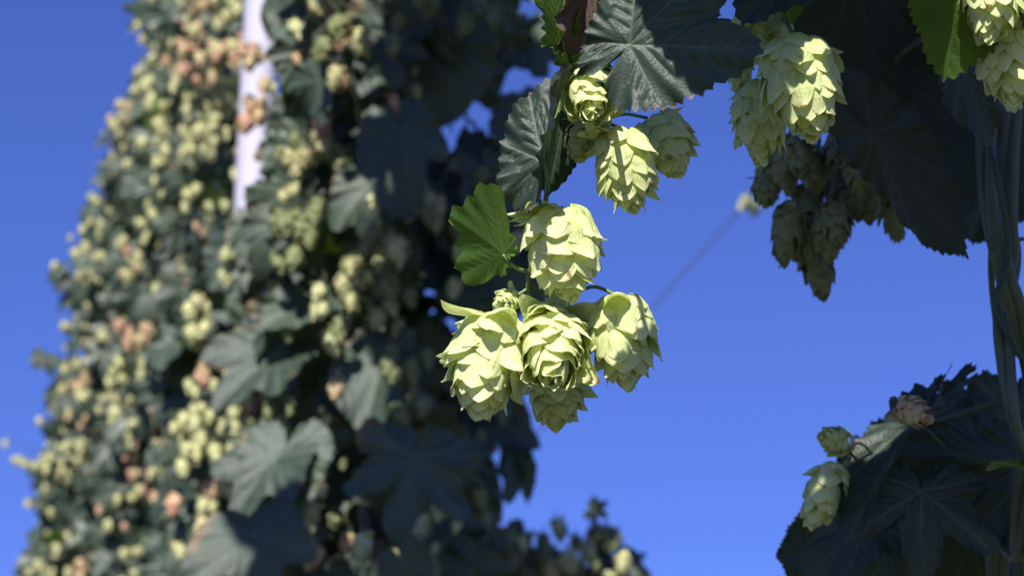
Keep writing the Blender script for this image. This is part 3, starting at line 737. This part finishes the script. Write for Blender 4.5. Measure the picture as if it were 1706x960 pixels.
def bg_plant(label, D, region, leaves, cones, cone_len, leaf_size, dthick, rust, filler, extra_cones=0, clusters=None, shade_tone=0.0, face=None, rootx=None, inner=None, nleafback=0):
    """region(): -> (x, y) sample in pixels"""
    ys = 480
    cx = np.mean([region()[0] for _ in range(60)])
    pl = Plant('hop_bine', label, P(cx, 480, D), 'hop bine', 'hop bines')
    root = pl.root
    # main twining stems
    top = P(cx + (rootx or 0), -500, D + .1)
    base = Vector(root.location)
    for k in range(2):
        pts = []
        for i in range(12):
            t = i / 11
            p = base.lerp(top, t)
            a = t * 9 + k * 3.1
            pts.append(p + Vector((math.cos(a) * .02, dthick + .15 + math.sin(a) * .02, 0)))
        pl.tube(pts, [.004] * 12, 0, 8, 4)
    n = 0
    for i in range(leaves * 6):
        if n >= leaves: break
        x, y = region()
        sz = leaf_size * rnd.uniform(.55, 1.25)
        dd = D + rnd.uniform(-dthick, dthick)
        p = P(x, y, dd); LMX = leaf_M(p, sz, face)
        gx, gy, gd = to_px(LMX @ Vector((0, .4, -.1)))
        if in_gap(gx, gy, sz / dd * F * .52, dd): continue
        th = rnd.random() < .025
        link('leaf', (LMT if th else LM)[rnd.randrange(6)], LMX, root)
        if n % 3 == 0:
            q = P(x, y, dd + .1) + Vector((0, 0, -.03)); pl.tube([p, p.lerp(q, .5) + Vector((0, 0, .01)), q], .0009, 0, 5, 3)
        n += 1
    n = 0; spare = []
    cl = list(clusters or [])
    while n < cones + extra_cones:
        if cl:
            x, y, m, col, spr, dd = cl.pop(0)
        else:
            for _ in range(60):
                x, y = region()
                if not in_gap(x, y, 12, D): break
            m = rnd.randint(1, 6); dd = D - dthick * rnd.uniform(.3, 1.3)
            col = 'rusty' if rnd.random() < rust else ('shade_tone' if rnd.random() < shade_tone else 'green')
            spr = cone_len * rnd.uniform(.8, 1.5)
        c = P(x, y, dd)
        hub = c + Vector((0, .02, spr * .9))
        pl.tube([hub + Vector((rnd.uniform(-.03, .03), dthick * 2 + .12, -.03)), hub + Vector((rnd.uniform(-.02, .02), .12, .06)), hub + Vector((0, .05, .03)), hub], [.0016, .0014, .0012, .001], 0, 5, 3)
        for k in range(m):
            off = Vector((rnd.uniform(-1, 1), rnd.uniform(-.7, .7), rnd.uniform(-1, 1))) * spr
            p = c + off
            ln = cone_len * rnd.uniform(.55, 1.25)
            M = cone_M(p, ln)
            cc = col if rnd.random() < .85 else 'green'
            if n < cones:
                link('hop_cone', CM[cc][rnd.randrange(4)], M, root)
            else:
                spare.append((CV[rnd.randrange(4)], M, MK[cc]))
            pl.tube([p, p + Vector((0, .004, .008)), hub], .0007, 0, 5, 2)
            n += 1
    if spare:
        link('hop_cones', mesh_from('hop_cones', merge(spare), CMATS), I4, root, kind='stuff')
    if filler:
        it = []
        fr = inner or region
        tries = 0
        while len(it) < filler and tries < filler * 8:
            tries += 1
            x, y = fr()
            dd = D + rnd.uniform(-dthick * .2, dthick + .30)
            sz = leaf_size * rnd.uniform(.8, 1.4)
            LMX = leaf_M(P(x, y, dd), sz)
            gx, gy, gd = to_px(LMX @ Vector((0, .4, -.1)))
            if in_gap(gx, gy, sz / dd * F * .52, dd): continue
            it.append((LV[rnd.randrange(6)], LMX, 0))
        link('foliage', mesh_from('foliage', merge(it), M_LEAF_BG), I4, root, kind='stuff')
    return pl

def reg_left(f0, f1, y0=-60, y1=1030, right=430, power=1.0):
    def g():
        y = rnd.uniform(y0, y1)
        a = xl(y) + 8 + rnd.uniform(-10, 14)
        w = (right - a)
        f = f0 + (f1 - f0) * rnd.random() ** power
        x = a + w * f
        return x, y
    return g
def reg_box(xa, xb, y0, y1, excl=None):
    def g():
        for _ in range(50):
            x = rnd.uniform(xa, xb); y = rnd.uniform(y0, y1)
            if not excl or not excl(x, y): return x, y
        return x, y
    return g

bg_plant('farthest hop bine of the row, small pale cones against the sky on its left side', 7.4, reg_left(0, .34), 100, 100, .038, .075, .25, .10, 330, 330, rootx=60)
bg_plant('sunlit hop bine second from the far left end, thick with pale yellow cones', 6.3, reg_left(.22, .66), 100, 100, .037, .075, .22, .14, 360, 260, rootx=40,
         clusters=[(160, 650, 9, 'green', .05, 6.1), (205, 640, 6, 'green', .04, 6.1), (232, 558, 8, 'rusty', .04, 6.0), (205, 545, 5, 'rusty', .03, 6.0), (130, 695, 5, 'rusty', .03, 6.1), (215, 430, 4, 'rusty', .03, 6.1), (300, 680, 4, 'rusty', .03, 5.8)])
bg_plant('sunlit hop bine with rusty pink cones just left of the pale pole', 5.3, reg_left(.60, .97, right=405), 100, 100, .038, .075, .22, .08, 260, 220, rootx=10,
         clusters=[(345, 80, 12, 'rusty', .05, 5.0), (325, 60, 8, 'rusty', .04, 5.0), (385, 60, 6, 'rusty', .03, 5.0), (395, 85, 6, 'rusty', .03, 4.9), (355, 590, 8, 'rusty', .04, 4.4), (380, 540, 4, 'rusty', .03, 4.4), (340, 230, 8, 'green', .04, 5.0), (245, 190, 6, 'green', .04, 5.0)])
# pole keeps a clear window in front of it
def poleclear(x, y): return 365 < x < 475 and y < 390
bg_plant('middle hop bine of the row with rusty cones crossing the pale pole', 3.9, reg_box(300, 560, 400, 1030, lambda x, y: (375 < x < 440 and 690 < y < 760) or x < 300 + max(0, (600 - y)) * .4), 90, 90, 0.036, .08, .22, .10, 300, 160, rootx=40,
         clusters=[(432, 172, 12, 'rusty', .032, 3.7), (462, 125, 6, 'rusty', .022, 3.7), (404, 68, 5, 'rusty', .022, 3.7), (425, 72, 3, 'rusty', .012, 3.7), (350, 500, 5, 'green', .035, 3.5), (355, 610, 4, 'rusty', .02, 3.5)])
nearp = None
def reg_near():
    while True:
        x = rnd.uniform(455, 905); y = rnd.uniform(-80, 1030)
        if y < 330 and x < 480: continue
        r = float(np.interp(y, [-80, 120, 180, 330, 420, 520, 600, 700, 780, 960, 1030], [905, 885, 880, 880, 860, 790, 740, 850, 790, 780, 800]))
        if x > r: continue
        return x, y
NEARC = [(480, 255, 4, 'green', .018, 2.75), (487, 300, 2, 'green', .008, 2.7), (505, 235, 3, 'green', .014, 2.75), (545, 205, 2, 'green', .012, 2.75), (550, 250, 4, 'green', .02, 2.8), (545, 180, 2, 'rusty', .010, 2.75), (615, 195, 2, 'green', .010, 2.65), (615, 222, 2, 'green', .010, 2.65), (600, 60, 3, 'green', .016, 2.7), (500, 40, 3, 'green', .015, 2.8),
         (533, 470, 1, 'green', .002, 2.6), (565, 458, 1, 'green', .002, 2.6), (541, 500, 1, 'green', .002, 2.55), (555, 550, 2, 'green', .01, 2.65), (655, 528, 2, 'green', .008, 2.7), (632, 545, 3, 'shade_tone', .015, 2.75), (680, 610, 8, 'shade_tone', .025, 2.6), (690, 670, 4, 'shade_tone', .02, 2.6), (590, 440, 3, 'shade_tone', .02, 2.7), (630, 430, 2, 'shade_tone', .01, 2.7), (605, 480, 2, 'shade_tone', .01, 2.7),
         (480, 840, 3, 'green', .014, 2.6), (505, 825, 2, 'green', .008, 2.6), (520, 850, 2, 'green', .008, 2.6), (463, 865, 2, 'green', .008, 2.6), (532, 803, 1, 'green', .002, 2.55), (606, 890, 1, 'green', .001, 2.3), (460, 690, 3, 'green', .014, 2.7), (480, 725, 4, 'green', .016, 2.7), (500, 740, 3, 'green', .014, 2.7), (720, 905, 3, 'shade_tone', .016, 2.6), (565, 630, 1, 'rusty', .002, 2.6), (450, 580, 1, 'green', .004, 2.8), (540, 380, 2, 'rusty', .012, 2.8), (640, 160, 2, 'rusty', .015, 2.7), (590, 345, 5, 'green', .03, 2.8), (480, 350, 3, 'rusty', .02, 2.9), (870, 230, 5, 'shade_tone', .03, 2.9), (800, 260, 5, 'shade_tone', .03, 2.9)]
near = bg_plant('nearest hop bine of the row, big dark shaded leaves right of the pale pole', 2.85, reg_near, 100, 100, .032, .085, .16, .06, 420, 160, clusters=NEARC, shade_tone=.8, face=(S * .3 - FW * .8))
def nl(kind, b, t, nrm, seed, **kw):
    kw.setdefault('nr', 22); kw.setdefault('na', 150)
    hero_leaf(near, kind, b, t, nrm, M_LEAF_BG, seed, **kw)
nl('five', (690, 765, 2.35), (655, 912, 2.30), (0, .35, .9), 401, fold=.2, droop=.5, cup=.4, wave=.13, width=.98, nteeth=20)
nl('three', (668, 215, 2.6), (690, 335, 2.55), (-.1, .4, .85), 402, fold=.25, droop=.5, width=.75)
nl('three', (465, 588, 2.7), (352, 668, 2.65), (-.3, .6, .6), 403, fold=.25, droop=.4, width=.95)
nl('three', (455, 765, 2.6), (380, 865, 2.55), (-.35, .5, .7), 404, fold=.2, droop=.4, width=1.0)
nl('heart', (475, 755, 2.6), (455, 875, 2.55), (-.1, .5, .8), 405, fold=.15, droop=.4, width=.95)
nl('three', (425, 895, 2.4), (430, 1010, 2.35), (-.2, .7, .6), 406, fold=.3, droop=.6, width=1.25)
nl('heart', (520, 505, 2.7), (425, 540, 2.65), (-.2, .6, .6), 407, fold=.2, droop=.4, width=.8)
nl('heart', (455, 365, 2.9), (405, 440, 2.85), (-.5, .3, .7), 408, fold=.3, droop=.4, width=.7)
nl('heart', (485, 185, 3.2), (450, 235, 3.2), (-.1, .5, .8), 431, fold=.2, droop=.4, width=1.0)
nl('heart', (485, 260, 3.2), (452, 325, 3.2), (-.4, .3, .8), 432, fold=.2, droop=.4, width=.8)
nl('heart', (462, 10, 3.2), (448, 62, 3.2), (-.1, .5, .8), 434, fold=.2, droop=.4, width=.8)
nl('heart', (790, 285, 2.9), (748, 250, 2.9), (.1, .3, .9), 410, fold=.1, droop=.3, width=1.3)
nl('heart', (835, 725, 2.9), (862, 845, 2.85), (.5, .2, .6), 411, fold=.5, droop=.3, wave=.14, width=.5)
nl('heart', (870, 770, 2.9), (885, 850, 2.9), (.5, .2, .5), 412, fold=.4, droop=.3, width=.5)
nl('heart', (850, 725, 2.9), (905, 745, 2.9), (.1, .4, .8), 413, fold=.2, droop=.3, width=.8)
nl('heart', (640, 600, 2.65), (600, 720, 2.6), (-.4, .4, .7), 414, fold=.3, droop=.4, width=.9)
nl('heart', (620, 60, 2.9), (600, 170, 2.9), (-.5, .3, .7), 415, fold=.3, droop=.4, width=.9)
nl('heart', (690, -30, 2.8), (675, 90, 2.8), (.1, .3, .9), 416, fold=.1, droop=.4, width=1.1)
nl('heart', (800, -30, 2.8), (812, 110, 2.8), (.2, .3, .9), 417, fold=.1, droop=.4, width=.8)
nl('heart', (668, 935, 2.3), (700, 1000, 2.3), (0, .6, .8), 418, fold=.1, droop=.4, width=1.1)
nl('heart', (740, 60, 2.75), (735, 200, 2.72), (0, .2, .9), 419, fold=.1, droop=.4, width=.9)
nl('heart', (820, 330, 2.9), (790, 500, 2.9), (0, .2, .9), 420, fold=.2, droop=.3, width=.7)

# low shaded sprig below the hanging cones
low = Plant('hop_bine', 'small blurred hop sprig with dull green cones at the bottom centre', P(930, 960, 3.6), 'hop bine', 'hop bines')
lowpts = [(832, 905), (850, 895), (905, 900), (925, 875), (940, 885), (915, 920), (945, 930), (960, 945), (985, 890), (1005, 915), (1010, 890), (1030, 900), (1035, 930), (1045, 950), (1000, 950), (975, 915), (935, 960), (900, 940), (1020, 965), (860, 930), (880, 960), (990, 935), (1040, 975), (960, 905), (920, 945), (950, 975), (1008, 985), (870, 905)]
for i, (x, y) in enumerate(lowpts):
    dd = 3.6 + rnd.uniform(-.06, .06)
    p = P(x, y - 14, dd)
    link('hop_cone', CM['green' if i % 3 == 0 else 'shade_tone'][i % 4], cone_M(p, .040 * rnd.uniform(.85, 1.15), .3), low.root)
    low.tube([p, p + Vector((0, .004, .008)), P(x + (940 - x) * .3, y + 40, dd + .03)], .001, 0, 5, 3)
for i in range(13):
    x, y = rnd.uniform(830, 1035), rnd.uniform(925, 1060)
    if i < 3: x, y = [(988, 850), (868, 905), (838, 925)][i]
    link('leaf', LM[rnd.randrange(6)], leaf_M(P(x, y, 3.65 + rnd.uniform(-.05, .1)), (.03 if i == 0 else .07) * rnd.uniform(.8, 1.2)), low.root)
low.tube([P(985, 850, 3.62), P(990, 900, 3.62), P(960, 980, 3.65), P(940, 1150, 3.7), Vector(low.root.location)], [.0012, .002, .003, .005, .006], 0, 6)
low.stem([M_STEM_DK])
near.stem([M_STEM_DK])

# added out-of-view canopy, shaped to keep the near bine in the shade
can = []
pts = [P(x, y, dd) for x in range(480, 900, 30) for y in range(-60, 1000, 30) for dd in (2.35, 2.6, 2.85) if not (x < 560 and y > 560)]
pts += [P(x, y, 3.6) for x in range(820, 1060, 30) for y in range(850, 980, 30)]
caster(pts, .85, 1.3, .12, 330, can, .05)
o = link('hop_shade_foliage', mesh_from('hop_shade_foliage', merge(can), M_LEAF_BG), I4, kind='stuff')
o['label'] = 'added mass of unseen hop leaves overhead, shading the near bine'; o['category'] = 'foliage'

# ================================================================== small far pieces
fr = Plant('hop_sprig', 'small leafy side shoots with pale cones jutting from the upper left edge of the row', P(120, 450, 6.6), 'hop sprig', None)
for (a, b) in [(100, 452), (112, 470), (92, 440), (150, 325), (170, 232), (204, 190), (192, 205), (236, 62), (228, 40), (78, 606), (70, 596), (66, 700), (118, 500), (110, 508), (222, 148), (140, 380)]:
    p = P(a, b, 6.6); q = P(a + 60, b + 25, 6.9)
    fr.tube([p, p.lerp(q, .5) + Vector((0, 0, .02)), q], .0015, 0, 5, 3)
    if (a + b) % 3: link('hop_cone', CM['green'][a % 4], cone_M(p + Vector((0, 0, .01)), .034), fr.root)
    else: link('leaf', LM[a % 6], leaf_M(p + Vector((0, 0, .01)), .05), fr.root)
fr.stem([M_STEM_DK])
# fringe sprigs at the left
for (x, y, lab) in [(42, 772, 'tiny sprig of pale cones sticking out at the far left edge of the row'), ]:
    sp = Plant('hop_sprig', lab, P(x, y, 7.2), 'hop sprig', None)
    for i, (a, b) in enumerate([(8, 740), (22, 770), (45, 775), (60, 778), (35, 768), (85, 762), (75, 775)]):
        p = P(a, b - 8, 7.2)
        link('hop_cone', CM['green'][i % 4], cone_M(p, .034), sp.root)
        sp.tube([p, P(a + 20, b - 5, 7.2), P(110, 780, 7.3)], .0015, 0, 5, 3)
    link('leaf', LM[0], leaf_M(P(60, 780, 7.25), .05), sp.root)
    sp.stem([M_STEM_DK])

# ================================================================== pole, wire
pole_top = P(437, -20, 4.35); pb = P(395, 900, 4.35)
px = pole_top.x; py = pole_top.y
pr = .0335
prof = []
pole_x = P(424, 260, 4.35)
pole = thing('trellis_pole', 'pale lavender grey trellis pole showing between the leaves of the row', 'pole', (pole_x.x, pole_x.y, 0))
def round_pole(x, y, h, r0, r1, sides=28, rows=40):
    rg = np.random.RandomState(5)
    V = []
    for i in range(rows + 1):
        t = i / rows
        r = r0 * (1 - t) + r1 * t
        for k in range(sides):
            a = 2 * math.pi * k / sides
            rr = r * (1 + .012 * math.sin(3 * a + t * 7) + .006 * rg.rand())
            V.append((rr * math.cos(a), rr * math.sin(a), t * h))
    idx = np.arange((rows + 1) * sides).reshape(rows + 1, sides)
    f = np.stack([idx[:-1], np.roll(idx, -1, 1)[:-1], np.roll(idx, -1, 1)[1:], idx[1:]], -1).reshape(-1, 4)
    row = idx[-1]
    caps = [[row[0], row[k], row[k + 1], row[k + 2]] for k in range(1, sides - 2, 2)]
    return dict(v=np.array(V), f=np.concatenate([f, np.array(caps)]))
link('shaft', mesh_from('pole_shaft', round_pole(0, 0, 6.5, pr * 1.08, pr * .92), M_POLE), Matrix.Translation(pole.location), pole)
link('cap', mesh_from('pole_cap', round_pole(0, 0, .03, pr * 1.15, pr * 1.12, 28, 3), M_WIRE), Matrix.Translation(Vector(pole.location) + Vector((0, 0, 6.49))), pole)

A = tube_arrays([P(3600, -2320, 9), P(2400, -960, 9), P(1500, 55, 9), P(1240, 342, 9), P(1095, 503, 9), P(860, 762, 9), P(600, 1050, 9), P(-600, 2400, 9)], [.0035] * 8, 8, 4)
o = link('support_wire', mesh_from('support_wire', A, M_WIRE), I4)
o['label'] = 'thin faint guy wire slanting across the blue sky behind the cones'; o['category'] = 'wire'
sp = Plant('hop_sprig', 'tiny blurred pale sprig caught on the thin slanting wire', P(1245, 340, 8.97), 'hop sprig', None)
for i, (a, b) in enumerate([(1240, 330), (1250, 338), (1236, 340), (1246, 328), (1254, 346)]):
    link('hop_cone', CM['shade_tone' if i % 2 else 'green'][i % 4], cone_M(P(a, b - 4, 8.97), .045), sp.root)
link('leaf', LM[1], leaf_M(P(1252, 342, 8.98), .05), sp.root)
sp.tube([P(1225, 360, 9), P(1240, 330, 8.97), P(1256, 326, 9)], .003, 0, 6, 3)
sp.stem([M_STEM_DK])

# ================================================================== ground
m, nt = nodes('field_soil')
tc = N(nt, 'ShaderNodeTexCoord'); n1 = N(nt, 'ShaderNodeTexNoise', i_Scale=.8, i_Detail=9.0); n2 = N(nt, 'ShaderNodeTexNoise', i_Scale=14.0, i_Detail=8.0)
nt.links.new(tc.outputs['Object'], n1.inputs['Vector']); nt.links.new(tc.outputs['Object'], n2.inputs['Vector'])
c = mixc(nt, mathn(nt, 'MULTIPLY_ADD', n1.outputs[0], 3, -1, True), (.04, .06, .02), (.10, .075, .05))
c = mixc(nt, mathn(nt, 'MULTIPLY', n2.outputs[0], .6), c, (.06, .08, .03))
b = N(nt, 'ShaderNodeBsdfPrincipled', i_Roughness=.95); nt.links.new(c, b.inputs['Base Color'])
bu = N(nt, 'ShaderNodeBump', i_Strength=.8, i_Distance=.05); nt.links.new(n2.outputs[0], bu.inputs['Height']); nt.links.new(bu.outputs[0], b.inputs['Normal'])
o_ = N(nt, 'ShaderNodeOutputMaterial'); nt.links.new(b.outputs[0], o_.inputs[0])
g = 600.0
me = bpy.data.meshes.new('ground'); me.from_pydata([(-g, -g, 0), (g, -g, 0), (g, g, 0), (-g, g, 0)], [], [(0, 1, 2, 3)]); me.materials.append(m)
o = link('ground', me, I4); o['kind'] = 'structure'; o['label'] = 'grassy soil between the hop rows'; o['category'] = 'ground'

# ================================================================== light, sky, camera
sl = bpy.data.lights.new('sun', 'SUN'); sl.energy = 5.0; sl.angle = R(.55); sl.color = (1.0, .96, .91)
so = bpy.data.objects.new('sun', sl); COL.objects.link(so)
so.rotation_euler = S.to_track_quat('Z', 'Y').to_euler()
w = bpy.data.worlds.new('World'); scene.world = w; w.use_nodes = True
nt = w.node_tree; nt.nodes.clear()
sky = N(nt, 'ShaderNodeTexSky', sky_type='NISHITA', sun_disc=False, sun_elevation=SUN_EL, sun_rotation=math.pi + SUN_AZ, altitude=1500.0, air_density=1.0, dust_density=.5, ozone_density=5.0)
tint = N(nt, 'ShaderNodeMix', data_type='RGBA', blend_type='MULTIPLY'); tint.inputs[0].default_value = 1
tint.inputs[7].default_value = (.60, .635, 1.15, 1)
nt.links.new(sky.outputs[0], tint.inputs[6])
bg = N(nt, 'ShaderNodeBackground', i_Strength=.077); nt.links.new(tint.outputs[2], bg.inputs[0])
ow = N(nt, 'ShaderNodeOutputWorld'); nt.links.new(bg.outputs[0], ow.inputs[0])

cam = bpy.data.cameras.new('camera'); co = bpy.data.objects.new('camera', cam); COL.objects.link(co)
cam.sensor_width = 36; cam.lens = F * 36 / 1706; cam.clip_start = .02; cam.clip_end = 3000
co.location = CAM; co.rotation_euler = (R(90) + PITCH, 0, 0)
cam.dof.use_dof = True; cam.dof.focus_distance = D0 - .004; cam.dof.aperture_fstop = 17.0
scene.camera = co
vs = scene.view_settings
vs.view_transform = 'Standard'; vs.look = 'None'; vs.exposure = 0.92; vs.gamma = 1
cy = scene.cycles
cy.use_denoising = True
cy.max_bounces = 8; cy.diffuse_bounces = 4; cy.transmission_bounces = 4; cy.glossy_bounces = 3
